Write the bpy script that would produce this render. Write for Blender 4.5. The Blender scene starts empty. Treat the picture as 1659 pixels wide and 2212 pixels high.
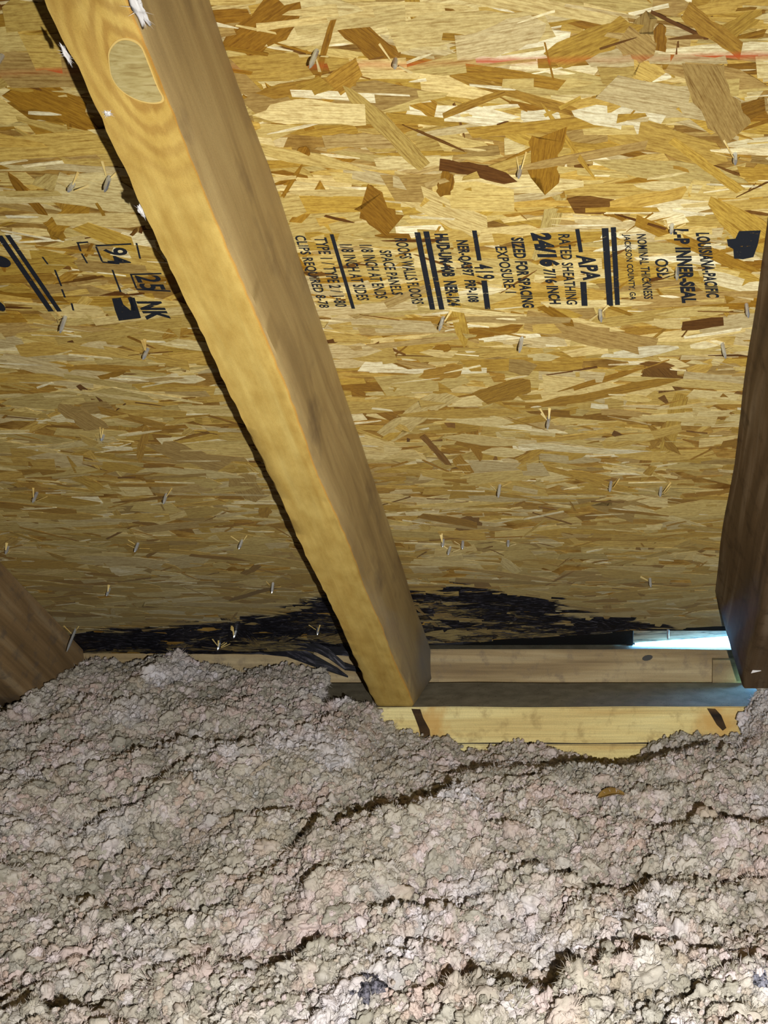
import bpy, bmesh, math, random
import numpy as np
from mathutils import Matrix, Vector, noise as mnoise

random.seed(11); rng = np.random.default_rng(11)
IN = 0.0254
# ------------------------------------------------------------------ camera geometry (inches, camera at origin)
PX, PY, F = 1348.0, 1106.0, 2150.0
PHI = math.radians(6.5)
TH = PHI + math.atan((2650 - PY) / F)          # roof pitch
HO = 20.57                                     # camera to sheathing
HB = 17.08                                     # camera to underside of rafters
ZC = 15.4                                      # camera height above the drywall (inches)
cph, sph, cth, sth = math.cos(PHI), math.sin(PHI), math.cos(TH), math.sin(TH)
C = bpy.context.scene.collection
sc = bpy.context.scene

cam_d = bpy.data.cameras.new('camera'); cam = bpy.data.objects.new('camera', cam_d); C.objects.link(cam)
cam_d.sensor_fit = 'VERTICAL'; cam_d.sensor_height = 36; cam_d.sensor_width = 27
cam_d.lens = 36 * F / 2212; cam_d.shift_x = -(PX - 829.5) / 2212; cam_d.shift_y = 0
cam_d.clip_start = 0.01; cam_d.clip_end = 100
cam.location = (0, 0, ZC * IN); cam.rotation_euler = (math.radians(90) - PHI, 0, 0)
sc.camera = cam

# ------------------------------------------------------------------ world, light, exposure
w = bpy.data.worlds.new('world'); sc.world = w; w.use_nodes = True
bg = w.node_tree.nodes['Background']; bg.inputs[0].default_value = (0.17, 0.50, 1.0, 1); bg.inputs[1].default_value = 75.0
sc.view_settings.view_transform = 'Standard'; sc.view_settings.look = 'None'
sc.view_settings.gamma = 1.0; sc.view_settings.use_curve_mapping = False
sc.view_settings.exposure = 0.0
sc.cycles.use_adaptive_sampling = True; sc.cycles.adaptive_threshold = 0.05; sc.cycles.max_bounces = 4; sc.cycles.diffuse_bounces = 2; sc.cycles.glossy_bounces = 2; sc.cycles.transparent_max_bounces = 6
sd = bpy.data.lights.new('flashlight', 'SPOT'); so = bpy.data.objects.new('flashlight', sd); C.objects.link(so)
sd.energy = 28; sd.color = (1.0, 0.985, 0.93); sd.shadow_soft_size = 0.0025; sd.spot_size = math.radians(110); sd.spot_blend = 1.0
LX, LY = 2.2, 1.9                                # the lamp is held right of and below the lens
so.location = Vector((LX, -LY * sph, -LY * cph + ZC)) * IN
_d = Vector((-8.0, 30, -6.6)); so.rotation_euler = _d.to_track_quat('-Z', 'Y').to_euler()

# ------------------------------------------------------------------ helpers
def ray(x, y):
    u = (x - PX) / F; t = (y - PY) / F
    return np.array([u, cph - t * sph, -(sph + t * cph)])
def on_plane(x, y, h=HO):                         # pixel -> (X, v) on a plane parallel to the roof
    r = ray(x, y); n = r[1] * sth + r[2] * cth; k = h / n
    return k * r[0], k * (r[1] * cth - r[2] * sth)
def proj_roof(X, v, h=HO):
    Y = v * cth + h * sth; Z = -v * sth + h * cth
    return proj(X, Y, Z)
def proj(X, Y, Z):
    zc = Y * cph - Z * sph; dn = -Y * sph - Z * cph
    return PX + F * X / zc, PY + F * dn / zc
def ratio(y):                                     # Z/Y of a pixel row
    r = ray(0, y); return r[2] / r[1]
ROOF = Matrix(((1, 0, 0, 0), (0, cth, sth, HO * sth * IN), (0, -sth, cth, (HO * cth + ZC) * IN), (0, 0, 0, 1)))
def W(X, Y, Z): return Vector((X * IN, Y * IN, (Z + ZC) * IN))
def roofpt(X, v, h): return (X, v * cth + h * sth, -v * sth + h * cth)
def lin(c):
    return tuple(((x / 255) / 12.92 if x / 255 <= 0.04045 else ((x / 255 + 0.055) / 1.055) ** 2.4) for x in c)

def mesh_obj(name, verts, faces, mat=None, parent=None, mw=None, smooth=False, cols=None, uvs=None, attrs=None):
    me = bpy.data.meshes.new(name); me.from_pydata([tuple(v) for v in verts], [], faces); me.update()
    if smooth: me.shade_smooth()
    if mat: me.materials.append(mat)
    if cols is not None:
        a = me.color_attributes.new('col', 'FLOAT_COLOR', 'POINT'); a.data.foreach_set('color', np.asarray(cols, dtype=np.float32).ravel())
    if attrs:
        for k, val in attrs.items():
            a = me.attributes.new(k, 'FLOAT', 'POINT'); a.data.foreach_set('value', np.asarray(val, dtype=np.float32).ravel())
    if uvs is not None:
        u = me.attributes.new('guv', 'FLOAT_VECTOR', 'POINT'); u.data.foreach_set('vector', np.asarray(uvs, dtype=np.float32).ravel())
    o = bpy.data.objects.new(name, me); C.objects.link(o)
    if parent:
        o.parent = parent
        if mw is not None: o.matrix_basis = parent.matrix_basis.inverted() @ mw
    elif mw is not None: o.matrix_basis = mw
    return o
def tag(o, label=None, cat=None, group=None, kind=None):
    if label: o['label'] = label
    if cat: o['category'] = cat
    if group: o['group'] = group
    if kind: o['kind'] = kind
    return o
class NT:
    def __init__(s, name):
        s.m = bpy.data.materials.new(name); s.m.use_nodes = True; s.t = s.m.node_tree; s.n = s.t.nodes
        s.b = s.n['Principled BSDF']; s.out = s.n['Material Output']
    def N(s, ty, **k):
        n = s.n.new(ty)
        for a, v in k.items():
            if a.startswith('i_'):
                key = a[2:]; key = int(key) if key.isdigit() else key.replace('_', ' ')
                n.inputs[key].default_value = v
            else: setattr(n, a, v)
        return n
    def L(s, a, b): s.t.links.new(a, b)
    def obj(s, scale):
        tc = s.N('ShaderNodeTexCoord'); mp = s.N('ShaderNodeMapping'); mp.inputs['Scale'].default_value = scale
        s.L(tc.outputs['Object'], mp.inputs[0]); return mp.outputs[0]
    def noise(s, vec, scale, detail=4, rough=0.55, dist=0.0):
        n = s.N('ShaderNodeTexNoise'); n.inputs['Scale'].default_value = scale; n.inputs['Detail'].default_value = detail
        n.inputs['Roughness'].default_value = rough; n.inputs['Distortion'].default_value = dist
        s.L(vec, n.inputs['Vector']); return n.outputs['Fac']
    def ramp(s, fac, stops, interp='LINEAR'):
        r = s.N('ShaderNodeValToRGB'); r.color_ramp.interpolation = interp
        e = r.color_ramp.elements
        while len(e) < len(stops): e.new(0.5)
        for k, (p, c) in enumerate(stops):
            e[k].position = p; e[k].color = (*c[:3], 1) if len(c) >= 3 else (c[0],) * 3 + (1,)
        s.L(fac, r.inputs[0]); return r.outputs[0]
    def mix(s, fac, a, b, mode='MIX'):
        m = s.N('ShaderNodeMix', data_type='RGBA', blend_type=mode)
        for sock, v in ((m.inputs[0], fac), (m.inputs[6], a), (m.inputs[7], b)):
            if isinstance(v, (int, float)): sock.default_value = v
            elif isinstance(v, tuple): sock.default_value = (*v[:3], 1)
            else: s.L(v, sock)
        return m.outputs[2]
    def math(s, op, a, b=None, c=None, clamp=False):
        m = s.N('ShaderNodeMath', operation=op, use_clamp=clamp)
        for k, v in enumerate((a, b, c)):
            if v is None: continue
            if isinstance(v, (int, float)): m.inputs[k].default_value = v
            else: s.L(v, m.inputs[k])
        return m.outputs[0]
    def bump(s, h, strength=0.3, dist=0.0005):
        b = s.N('ShaderNodeBump'); b.inputs['Strength'].default_value = strength; b.inputs['Distance'].default_value = dist
        s.L(h, b.inputs['Height']); s.L(b.outputs[0], s.b.inputs['Normal'])
    def fin(s, col, rough=0.7, spec=0.25):
        if isinstance(col, tuple): s.b.inputs['Base Color'].default_value = (*col[:3], 1)
        else: s.L(col, s.b.inputs['Base Color'])
        s.b.inputs['Roughness'].default_value = rough; s.b.inputs['Specular IOR Level'].default_value = spec
        return s.m
g1 = lambda v: (v, v, v)

def lumber_mat(name, c1, c2, c3, axis=1, dirt=None, freq=300, rough=0.65, long=6):
    """wood grain running along one object axis; c1 dark, c2 middle, c3 light"""
    n = NT(name); sc3 = [freq, freq, freq]; sc3[axis] = long
    v = n.obj(tuple(sc3)); a = n.noise(v, 1.0, 5, 0.6, 0.4)
    sc4 = [45, 45, 45]; sc4[axis] = 3.5
    b = n.noise(n.obj(tuple(sc4)), 1.0, 3, 0.5, 0.8)
    col = n.ramp(b, [(0.25, lin(c1)), (0.5, lin(c2)), (0.75, lin(c3))])
    g = n.ramp(a, [(0.3, g1(0.72)), (0.62, g1(1.06))])
    col = n.mix(0.75, col, g, 'MULTIPLY')
    fine = n.noise(n.obj((1, 1, 1)), 900, 3, 0.7)
    col = n.mix(0.5, col, n.ramp(fine, [(0.3, g1(0.8)), (0.7, g1(1.15))]), 'MULTIPLY')
    if dirt:
        d = n.noise(n.obj((60, 60, 60)), 1.0, 5, 0.65)
        col = n.mix(n.ramp(d, [(0.52, g1(0)), (0.68, g1(dirt[1]))]), col, lin(dirt[0]))
    n.bump(n.math('ADD', a, fine), 0.35, 0.0004)
    return n.fin(col, rough, 0.2)

# ------------------------------------------------------------------ materials
def osb_mat(name, attr=True, lit=False):
    n = NT(name)
    if attr:
        col = n.N('ShaderNodeAttribute', attribute_name='col').outputs['Color']
        uv = n.N('ShaderNodeAttribute', attribute_name='guv').outputs['Vector']
        mold = n.N('ShaderNodeAttribute', attribute_name='mold').outputs['Fac']
    else:
        uv = n.obj((39, 39, 39)); mold = None
        col = n.ramp(n.noise(uv, 0.8, 3), [(0.3, lin((120, 84, 30))), (0.7, lin((190, 155, 80)))])
    mp = n.N('ShaderNodeMapping'); mp.inputs['Scale'].default_value = (0.7, 15, 1); n.L(uv, mp.inputs[0])
    g = n.noise(mp.outputs[0], 1.6, 4, 0.65, 0.35)
    mp2 = n.N('ShaderNodeMapping'); mp2.inputs['Scale'].default_value = (2.2, 7, 1); n.L(uv, mp2.inputs[0])
    g2 = n.noise(mp2.outputs[0], 2.4, 4, 0.7)
    col = n.mix(1.0, col, n.ramp(g, [(0.28, lin((188, 166, 126))), (0.5, g1(0.95)), (0.72, g1(1.15))]), 'MULTIPLY')
    col = n.mix(0.7, col, n.ramp(g2, [(0.25, lin((186, 160, 116))), (0.6, g1(1.05))]), 'MULTIPLY')
    if attr:
        # faded red spray line across the panel
        tc = n.N('ShaderNodeTexCoord'); sx = n.N('ShaderNodeSeparateXYZ'); n.L(tc.outputs['Object'], sx.inputs[0])
        xa, va = on_plane(0, 156); xb, vb = on_plane(1659, 118)
        sl = (vb - va) / (xb - xa)
        d = n.math('SUBTRACT', sx.outputs[1], n.math('MULTIPLY_ADD', sx.outputs[0], sl, (va - sl * xa) * IN))
        wob = n.noise(tc.outputs['Object'], 30, 3)
        d = n.math('ABSOLUTE', n.math('ADD', d, n.math('MULTIPLY_ADD', wob, 0.006, -0.003)))
        line = n.math('SUBTRACT', 1.0, n.math('DIVIDE', d, 0.0032), clamp=True)
        red = n.math('MULTIPLY', line, n.N('ShaderNodeAttribute', attribute_name='red').outputs['Fac'], clamp=True)
        col = n.mix(red, col, lin((196, 78, 38)))
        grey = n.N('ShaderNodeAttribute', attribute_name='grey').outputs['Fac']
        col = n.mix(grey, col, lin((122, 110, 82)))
        # mould
        mp3 = n.N('ShaderNodeMapping'); mp3.inputs['Scale'].default_value = (1.6, 9, 1); n.L(uv, mp3.inputs[0])
        mn = n.noise(mp3.outputs[0], 1.3, 5, 0.7, 0.5)
        f = n.math('ADD', mold, n.math('MULTIPLY_ADD', mn, 1.3, -0.65))
        f = n.ramp(f, [(0.36, g1(0)), (0.62, g1(1))])
        mcol = n.ramp(mn, [(0.46, lin((5, 5, 12))), (0.56, lin((24, 24, 36))), (0.68, lin((92, 90, 98)))])
        n.L(f, n.N('ShaderNodeMath').inputs[0])
        col = n.mix(f, col, mcol)
    n.bump(g, 0.35, 0.0005)
    return n.fin(col, 0.55, 0.35)
M_OSB = osb_mat('osb_strand'); M_BASE = osb_mat('osb_base', False)
def ink_mat():
    n = NT('stamp_ink'); tr = n.N('ShaderNodeBsdfTransparent'); mx = n.N('ShaderNodeMixShader')
    v = n.obj((500, 1200, 100)); f = n.noise(v, 1.0, 4, 0.7)
    v2 = n.obj((90, 420, 60)); f2 = n.noise(v2, 1.0, 3, 0.6)
    a = n.ramp(n.math('ADD', n.math('MULTIPLY', f, 0.4), n.math('MULTIPLY', f2, 0.6)), [(0.33, g1(0.0)), (0.40, g1(0.95))])
    n.L(a, mx.inputs[0]); n.L(tr.outputs[0], mx.inputs[1]); n.L(n.b.outputs[0], mx.inputs[2]); n.L(mx.outputs[0], n.out.inputs[0])
    return n.fin(lin((34, 38, 46)), 0.6, 0.2)
M_INK = ink_mat()
M_STEEL = NT('galvanised_steel'); M_STEEL.b.inputs['Metallic'].default_value = 0.7
M_STEEL = M_STEEL.fin(lin((205, 210, 218)), 0.25, 0.6)
M_SPLINT = lumber_mat('splinter_wood', (190, 150, 70), (226, 200, 128), (240, 222, 170), axis=0, freq=120)
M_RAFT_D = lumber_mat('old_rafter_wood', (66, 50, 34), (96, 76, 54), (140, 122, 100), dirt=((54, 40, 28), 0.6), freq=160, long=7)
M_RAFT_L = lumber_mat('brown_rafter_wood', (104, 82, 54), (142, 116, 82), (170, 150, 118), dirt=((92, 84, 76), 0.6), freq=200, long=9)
M_PLATE = lumber_mat('pine_plate_face', (206, 176, 112), (232, 212, 146), (242, 230, 172), axis=0, dirt=((150, 122, 76), 0.5), freq=420, long=9)
def plate_face():
    m = M_PLATE; t = m.node_tree; b = t.nodes['Principled BSDF']; src = b.inputs['Base Color'].links[0].from_socket
    tc = t.nodes.new('ShaderNodeTexCoord'); col = src
    for (cx_, w_) in ((-7.75, 0.75), (3.85, 1.3)):
        mp = t.nodes.new('ShaderNodeMapping'); mp.inputs['Location'].default_value = (-cx_ / w_, 0, -0.65); mp.inputs['Scale'].default_value = (1 / (w_ * IN), 0, 1 / (1.2 * IN))
        t.links.new(tc.outputs['Object'], mp.inputs[0]); ns = t.nodes.new('ShaderNodeTexNoise'); ns.inputs['Scale'].default_value = 2.5; t.links.new(mp.outputs[0], ns.inputs[0])
        ad = t.nodes.new('ShaderNodeVectorMath'); ad.operation = 'LENGTH'; t.links.new(mp.outputs[0], ad.inputs[0])
        mt = t.nodes.new('ShaderNodeMath'); mt.operation = 'MULTIPLY_ADD'; mt.inputs[1].default_value = 1.2; t.links.new(ns.outputs[0], mt.inputs[0]); t.links.new(ad.outputs['Value'], mt.inputs[2])
        rp_ = t.nodes.new('ShaderNodeValToRGB'); rp_.color_ramp.elements[0].position = 0.55; rp_.color_ramp.elements[0].color = (0.7, 0.7, 0.7, 1); rp_.color_ramp.elements[1].position = 0.95; rp_.color_ramp.elements[1].color = (0, 0, 0, 1)
        sb = t.nodes.new('ShaderNodeMath'); sb.operation = 'MULTIPLY'; sb.inputs[1].default_value = 0.6; t.links.new(mt.outputs[0], sb.inputs[0]); t.links.new(sb.outputs[0], rp_.inputs[0])
        mx = t.nodes.new('ShaderNodeMix'); mx.data_type = 'RGBA'; mx.inputs[7].default_value = (*lin((204, 156, 82)), 1)
        t.links.new(rp_.outputs[0], mx.inputs[0]); t.links.new(col, mx.inputs[6]); col = mx.outputs[2]
    t.links.new(col, b.inputs['Base Color'])
plate_face()
def plate_top():
    n = NT('dusty_plate_top'); v = n.obj((1, 1, 1))
    a = n.noise(v, 60, 4); b = n.noise(v, 420, 2, 0.5)
    col = n.ramp(a, [(0.3, lin((120, 112, 94))), (0.7, lin((148, 140, 120)))])
    col = n.mix(n.ramp(b, [(0.66, g1(0)), (0.72, g1(0.8))]), col, lin((44, 38, 34)))
    n.bump(b, 0.3, 0.0005); return n.fin(col, 0.9, 0.1)
M_DUSTY = plate_top()
M_BLOCK = lumber_mat('weathered_blocking', (128, 106, 76), (168, 146, 108), (196, 178, 142), axis=0, dirt=((118, 104, 90), 0.6), freq=300, long=8)
M_LINT = NT('white_lint').fin(lin((226, 222, 220)), 0.95, 0.05)
M_DRY = NT('drywall_paper').fin(lin((150, 140, 120)), 0.9, 0.1)
M_FELT = NT('black_felt'); M_FELT.bump(M_FELT.noise(M_FELT.obj((1, 1, 1)), 400, 3), 0.5, 0.0006); M_FELT = M_FELT.fin(lin((20, 20, 22)), 0.8, 0.2)
M_CONC = NT('pale_concrete'); M_CONC = M_CONC.fin(M_CONC.ramp(M_CONC.noise(M_CONC.obj((1, 1, 1)), 4, 4), [(0.3, lin((190, 190, 186))), (0.7, lin((214, 213, 208)))]), 0.9, 0.1)

def rafter_main_mat():
    """yellow pine: sawn underside with a knot, greyer smooth side face (a stain pattern fixed to the board)"""
    n = NT('yellow_rafter_wood')
    v = n.obj((260, 9, 260)); a = n.noise(v, 1.0, 5, 0.6, 0.6)
    b = n.noise(n.obj((70, 5, 40)), 1.0, 4, 0.55, 1.0)
    fine = n.noise(n.obj((1, 1, 1)), 1500, 3, 0.75)
    under = n.ramp(b, [(0.25, lin((194, 160, 84))), (0.55, lin((208, 178, 100))), (0.8, lin((218, 192, 116)))])
    under = n.mix(0.35, under, n.ramp(a, [(0.3, g1(0.8)), (0.65, g1(1.08))]), 'MULTIPLY')
    # growth rings bending round the knot
    tc = n.N('ShaderNodeTexCoord'); mp = n.N('ShaderNodeMapping')
    KX, KV = on_plane(292, 150, HB); KX += 9.23; KV -= 42.6 * cth + ((-HO + 0.062 + 42.6 * sth) / cth) * sth
    mp.inputs['Location'].default_value = (-KX * IN * 32, -KV * IN * 16, 0); mp.inputs['Scale'].default_value = (32, 16, 0)
    n.L(tc.outputs['Object'], mp.inputs[0])
    ln = n.N('ShaderNodeVectorMath', operation='LENGTH'); n.L(mp.outputs[0], ln.inputs[0])
    dist = ln.outputs['Value']
    rr = n.math('ADD', dist, n.math('MULTIPLY', b, 0.35))
    rings = n.math('SINE', n.math('MULTIPLY', rr, 34.0))
    near = n.math('SUBTRACT', 1.0, n.math('MULTIPLY_ADD', dist, 1.1, -0.35), clamp=True)
    rc = n.ramp(n.math('MULTIPLY_ADD', rings, 0.5, 0.5), [(0.1, lin((170, 112, 36))), (0.8, lin((232, 192, 100)))])
    under = n.mix(n.math('MULTIPLY', near, 0.45), under, rc)
    blot = n.noise(n.obj((90, 40, 90)), 1.0, 4, 0.6)
    under = n.mix(0.6, under, n.ramp(blot, [(0.3, lin((216, 200, 164))), (0.65, g1(1.08))]), 'MULTIPLY')
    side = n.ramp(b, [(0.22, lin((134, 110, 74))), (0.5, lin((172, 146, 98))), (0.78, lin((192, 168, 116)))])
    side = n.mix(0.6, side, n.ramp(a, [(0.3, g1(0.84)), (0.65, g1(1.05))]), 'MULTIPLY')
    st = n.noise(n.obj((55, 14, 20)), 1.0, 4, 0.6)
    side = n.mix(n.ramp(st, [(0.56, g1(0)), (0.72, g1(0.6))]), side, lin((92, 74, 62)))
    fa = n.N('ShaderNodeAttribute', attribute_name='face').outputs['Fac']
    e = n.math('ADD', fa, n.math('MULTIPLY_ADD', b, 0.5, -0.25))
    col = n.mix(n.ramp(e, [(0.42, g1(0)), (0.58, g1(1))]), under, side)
    edge = n.ramp(e, [(0.25, g1(0)), (0.45, g1(0.6)), (0.62, g1(0))])
    col = n.mix(edge, col, lin((206, 142, 52)))
    end_grey = n.N('ShaderNodeAttribute', attribute_name='end_grey').outputs['Fac']
    col = n.mix(n.math('MULTIPLY', end_grey, n.ramp(st, [(0.2, g1(1)), (0.8, g1(0.6))])), col, lin((128, 126, 124)))
    col = n.mix(0.6, col, n.ramp(fine, [(0.3, g1(0.84)), (0.7, g1(1.12))]), 'MULTIPLY')
    n.bump(n.math('ADD', a, fine), 0.35, 0.0004)
    return n.fin(col, 0.6, 0.25)
M_RAFT = rafter_main_mat()

def insul_mat():
    n = NT('loose_fill_fibreglass')
    geo = n.N('ShaderNodeNewGeometry'); pos = geo.outputs['Position']
    big = n.noise(pos, 16, 3, 0.6); mid = n.noise(pos, 48, 3, 0.6); fine = n.noise(pos, 700, 4, 0.75)
    rnd = n.N('ShaderNodeObjectInfo').outputs['Random']
    base = n.ramp(mid, [(0.3, lin((172, 164, 148))), (0.5, lin((198, 190, 176))), (0.7, lin((218, 211, 202)))])
    pink = n.ramp(n.math('ADD', n.math('MULTIPLY', big, 0.75), n.math('MULTIPLY', rnd, 0.25)), [(0.47, g1(0)), (0.62, g1(0.85))])
    col = n.mix(pink, base, lin((222, 190, 190)))
    pat = n.noise(pos, 11, 3, 0.6)
    col = n.mix(n.ramp(pat, [(0.54, g1(0)), (0.64, g1(0.8))]), col, lin((240, 234, 244)))
    col = n.mix(n.ramp(pat, [(0.36, g1(0.8)), (0.47, g1(0))]), col, lin((148, 141, 126)))
    tuft = n.ramp(rnd, [(0.0, lin((156, 154, 142))), (0.3, lin((208, 198, 182))), (0.55, lin((238, 232, 230))), (0.78, lin((194, 178, 150))), (0.92, lin((220, 216, 214))), (1.0, lin((252, 252, 255)))])
    col = n.mix(0.45, col, tuft)
    col = n.mix(0.6, col, n.ramp(fine, [(0.3, g1(0.80)), (0.7, g1(1.12))]), 'MULTIPLY')
    n.bump(fine, 0.6, 0.0012)
    n.fin(col, 0.95, 0.05)
    tr = n.N('ShaderNodeBsdfTranslucent'); n.L(col, tr.inputs[0]); mx = n.N('ShaderNodeMixShader'); mx.inputs[0].default_value = 0.18
    n.L(n.b.outputs[0], mx.inputs[1]); n.L(tr.outputs[0], mx.inputs[2]); n.L(mx.outputs[0], n.out.inputs[0])
    return n.m
M_INS = insul_mat()

# ------------------------------------------------------------------ generic box in roof or world frame
def box_mesh(name, x0, x1, y0, y1, z0, z1, mat, parent=None, seg=1, jitter=0.0, bev=0.0, faces_mat=None, origin=None):
    bm = bmesh.new(); bmesh.ops.create_cube(bm, size=1)
    ox, oy, oz = origin if origin else ((x0 + x1) / 2, (y0 + y1) / 2, z0)
    for v in bm.verts:
        v.co = Vector((((x0 + x1) / 2 + v.co.x * (x1 - x0) - ox) * IN, ((y0 + y1) / 2 + v.co.y * (y1 - y0) - oy) * IN, ((z0 + z1) / 2 + v.co.z * (z1 - z0) - oz) * IN))
    if seg > 1:
        ed = [e for e in bm.edges if abs(e.verts[0].co.x - e.verts[1].co.x) > 1e-6]
        bmesh.ops.subdivide_edges(bm, edges=ed, cuts=seg)
    if bev:
        ed = [e for e in bm.edges if abs((e.verts[0].co - e.verts[1].co).normalized().x) > 0.9]
        bmesh.ops.bevel(bm, geom=ed, offset=bev * IN, segments=2, affect='EDGES')
    if jitter:
        for v in bm.verts:
            q = v.co / IN
            k = jitter * IN * mnoise.noise(Vector((q.x * 0.35 + ox, q.y * 3, q.z * 3)))
            v.co.z += k; v.co.y += k * 0.6
    me = bpy.data.meshes.new(name); bm.to_mesh(me); bm.free()
    mats = mat if isinstance(mat, (list, tuple)) else [mat]
    for m in mats: me.materials.append(m)
    if len(mats) > 1:
        for p in me.polygons:
            if p.normal.z > 0.7: p.material_index = 1
    o = bpy.data.objects.new(name, me); C.objects.link(o); o.location = Vector((ox, oy, oz + ZC)) * IN
    if parent: o.parent = parent
    return o

# ------------------------------------------------------------------ structure: floor, walls, far roof slope
XL, XR = -70.0, 45.0
fl = box_mesh('floor', XL, XR, -118, 43.0, -ZC - 0.5, -ZC, M_DRY); tag(fl, 'drywall of the ceiling below hidden under loose insulation', kind='structure')
for nm, a, b in (('wall_left', XL - 0.5, XL), ('wall_right', XR, XR + 0.5)):
    tag(box_mesh(nm, a, b, -118, 47.0, -ZC, 60, M_BASE), 'plywood gable end wall of the attic', kind='structure')
# sheathing base panel: local x = X, y = down the slope, z = away from the room
V0 = -62.0
def edge_row(x):
    return float(np.interp(x, [-400, 150, 500, 600, 700, 800, 905, 1000, 1150, 1365, 1570, 1900], [1408, 1410, 1411, 1413, 1406, 1400, 1392, 1388, 1378, 1362, 1351, 1345]))
xs_px = np.linspace(-1400, 2300, 75)
edge_pts = []
for x in xs_px:
    X, v = on_plane(x, edge_row(x) + 1.5 * math.sin(x * 0.13)); edge_pts.append((X, v))
edge_pts = [(XL, edge_pts[0][1])] + edge_pts + [(XR, edge_pts[-1][1])]
EX = np.array([p[0] for p in edge_pts]); EV = np.array([p[1] for p in edge_pts])
vs, fs = [], []
for (X, v) in edge_pts:
    for z in (0.0, 0.44):
        vs.append((X * IN, V0 * IN, z * IN)); vs.append((X * IN, v * IN, z * IN))
for i in range(len(edge_pts) - 1):
    a = i * 4; b = a + 4
    fs += [(a, a + 1, b + 1, b), (a + 2, b + 2, b + 3, a + 3), (a + 1, a + 3, b + 3, b + 1), (a, b, b + 2, a + 2)]
ceiling = mesh_obj('ceiling', vs, fs, M_BASE, mw=ROOF)
tag(ceiling, 'oriented strand board roof sheathing with black printed stamps and pale golden strands', kind='structure')
# roofing above the sheathing and the slope behind the ridge
rp = mesh_obj('roof_covering', [(XL * IN, V0 * IN, 0.5 * IN), (XR * IN, V0 * IN, 0.5 * IN), (XR * IN, 38.2 * IN, 0.5 * IN), (XL * IN, 38.2 * IN, 0.5 * IN),
     (XL * IN, V0 * IN, 0.8 * IN), (XR * IN, V0 * IN, 0.8 * IN), (XR * IN, 38.2 * IN, 0.8 * IN), (XL * IN, 38.2 * IN, 0.8 * IN)],
     [(0, 1, 2, 3), (7, 6, 5, 4), (0, 4, 5, 1), (1, 5, 6, 2), (2, 6, 7, 3), (3, 7, 4, 0)], M_FELT, mw=ROOF)
tag(rp, 'dark roof covering above the sheathing', kind='structure')
ry, rz = V0 * cth + HO * sth, -V0 * sth + HO * cth
by_, bz_ = ry - (rz + ZC) / math.tan(TH), -ZC
vs = [W(XL, ry, rz), W(XR, ry, rz), W(XR, by_, bz_), W(XL, by_, bz_)]; up = Vector((0, 0, 0.02))
op = mesh_obj('ceiling_back', vs + [p + up for p in vs], [(0, 1, 2, 3), (7, 6, 5, 4), (0, 4, 5, 1), (1, 5, 6, 2), (2, 6, 7, 3), (3, 7, 4, 0)], M_BASE)
tag(op, 'sheathing of the opposite roof slope', kind='structure')

# ------------------------------------------------------------------ OSB strands
PAL = {
    'P': [(230, 208, 140), (220, 196, 120), (216, 198, 146), (232, 214, 152), (206, 184, 114)],
    'M': [(206, 172, 84), (196, 162, 70), (208, 178, 94), (188, 152, 62), (200, 172, 94)],
    'D': [(170, 130, 44), (160, 118, 34), (178, 138, 54), (150, 108, 32)],
    'B': [(118, 80, 28), (130, 90, 36), (104, 66, 24)],
    'G': [(184, 154, 90), (172, 144, 82), (190, 164, 104)],
    'W': [(250, 242, 204), (246, 234, 186)],
}
def vinterp(x, pts):
    return np.interp(x, [p[0] for p in pts], [p[1] for p in pts])
TOPR = [(700, 1296), (760, 1280), (880, 1270), (960, 1267), (1040, 1276), (1100, 1288), (1160, 1296), (1212, 1299), (1222, 1334), (1300, 1336), (1400, 1342), (1450, 1362), (1470, 1500)]
TOPL = [(-200, 1390), (130, 1385), (170, 1364), (300, 1362), (380, 1350), (500, 1340), (570, 1328), (620, 1316), (700, 1296)]
TOP = TOPL + TOPR[1:]
def mold_at(x, y):
    ty = vinterp(x, TOP); d = (y - ty)
    m = np.clip((d + 6) / 10, 0, 1)
    core = np.exp(-((d - 12) / 20.0) ** 2)
    band = np.exp(-(((x - 1290) / 120) ** 4 + ((y - 1343) / 11) ** 2)) + np.exp(-(((x - 420) / 330) ** 4 + ((y - 1366) / 13) ** 2)) + np.exp(-(((x - 1060) / 170) ** 4 + ((y - 1294) / 10) ** 2))
    m = m * (0.60 + 0.5 * core) + 0.42 * np.clip(band, 0, 1) * m
    # a paler tongue inside the right-hand stain
    pal = np.exp(-(((x - 960) / 70) ** 2 + ((y - 1307) / 8) ** 2)) + np.exp(-(((x - 1330) / 60) ** 2 + ((y - 1318) / 9) ** 2))
    m = m - 0.45 * pal
    # loose dark flecks higher up
    m = np.maximum(m, 0.55 * np.exp(-(((x - 700) / 60) ** 2 + ((y - 1310) / 22) ** 2)))
    m = np.maximum(m, 0.62 * np.exp(-(((x - 1555) / 26) ** 2 + ((y - 215) / 60) ** 2)) * (np.sin(y * 0.09) > 0.2))
    return np.clip(m, 0, 1.3)
def falloff_grey_at(x, y):
    return np.clip((y - 650) / 700, 0, 1) * 0.5 + np.clip((y - 1150) / 200, 0, 1) * 0.25  # greyed towards the eave, with lamp falloff painted into the strand colour
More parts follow.
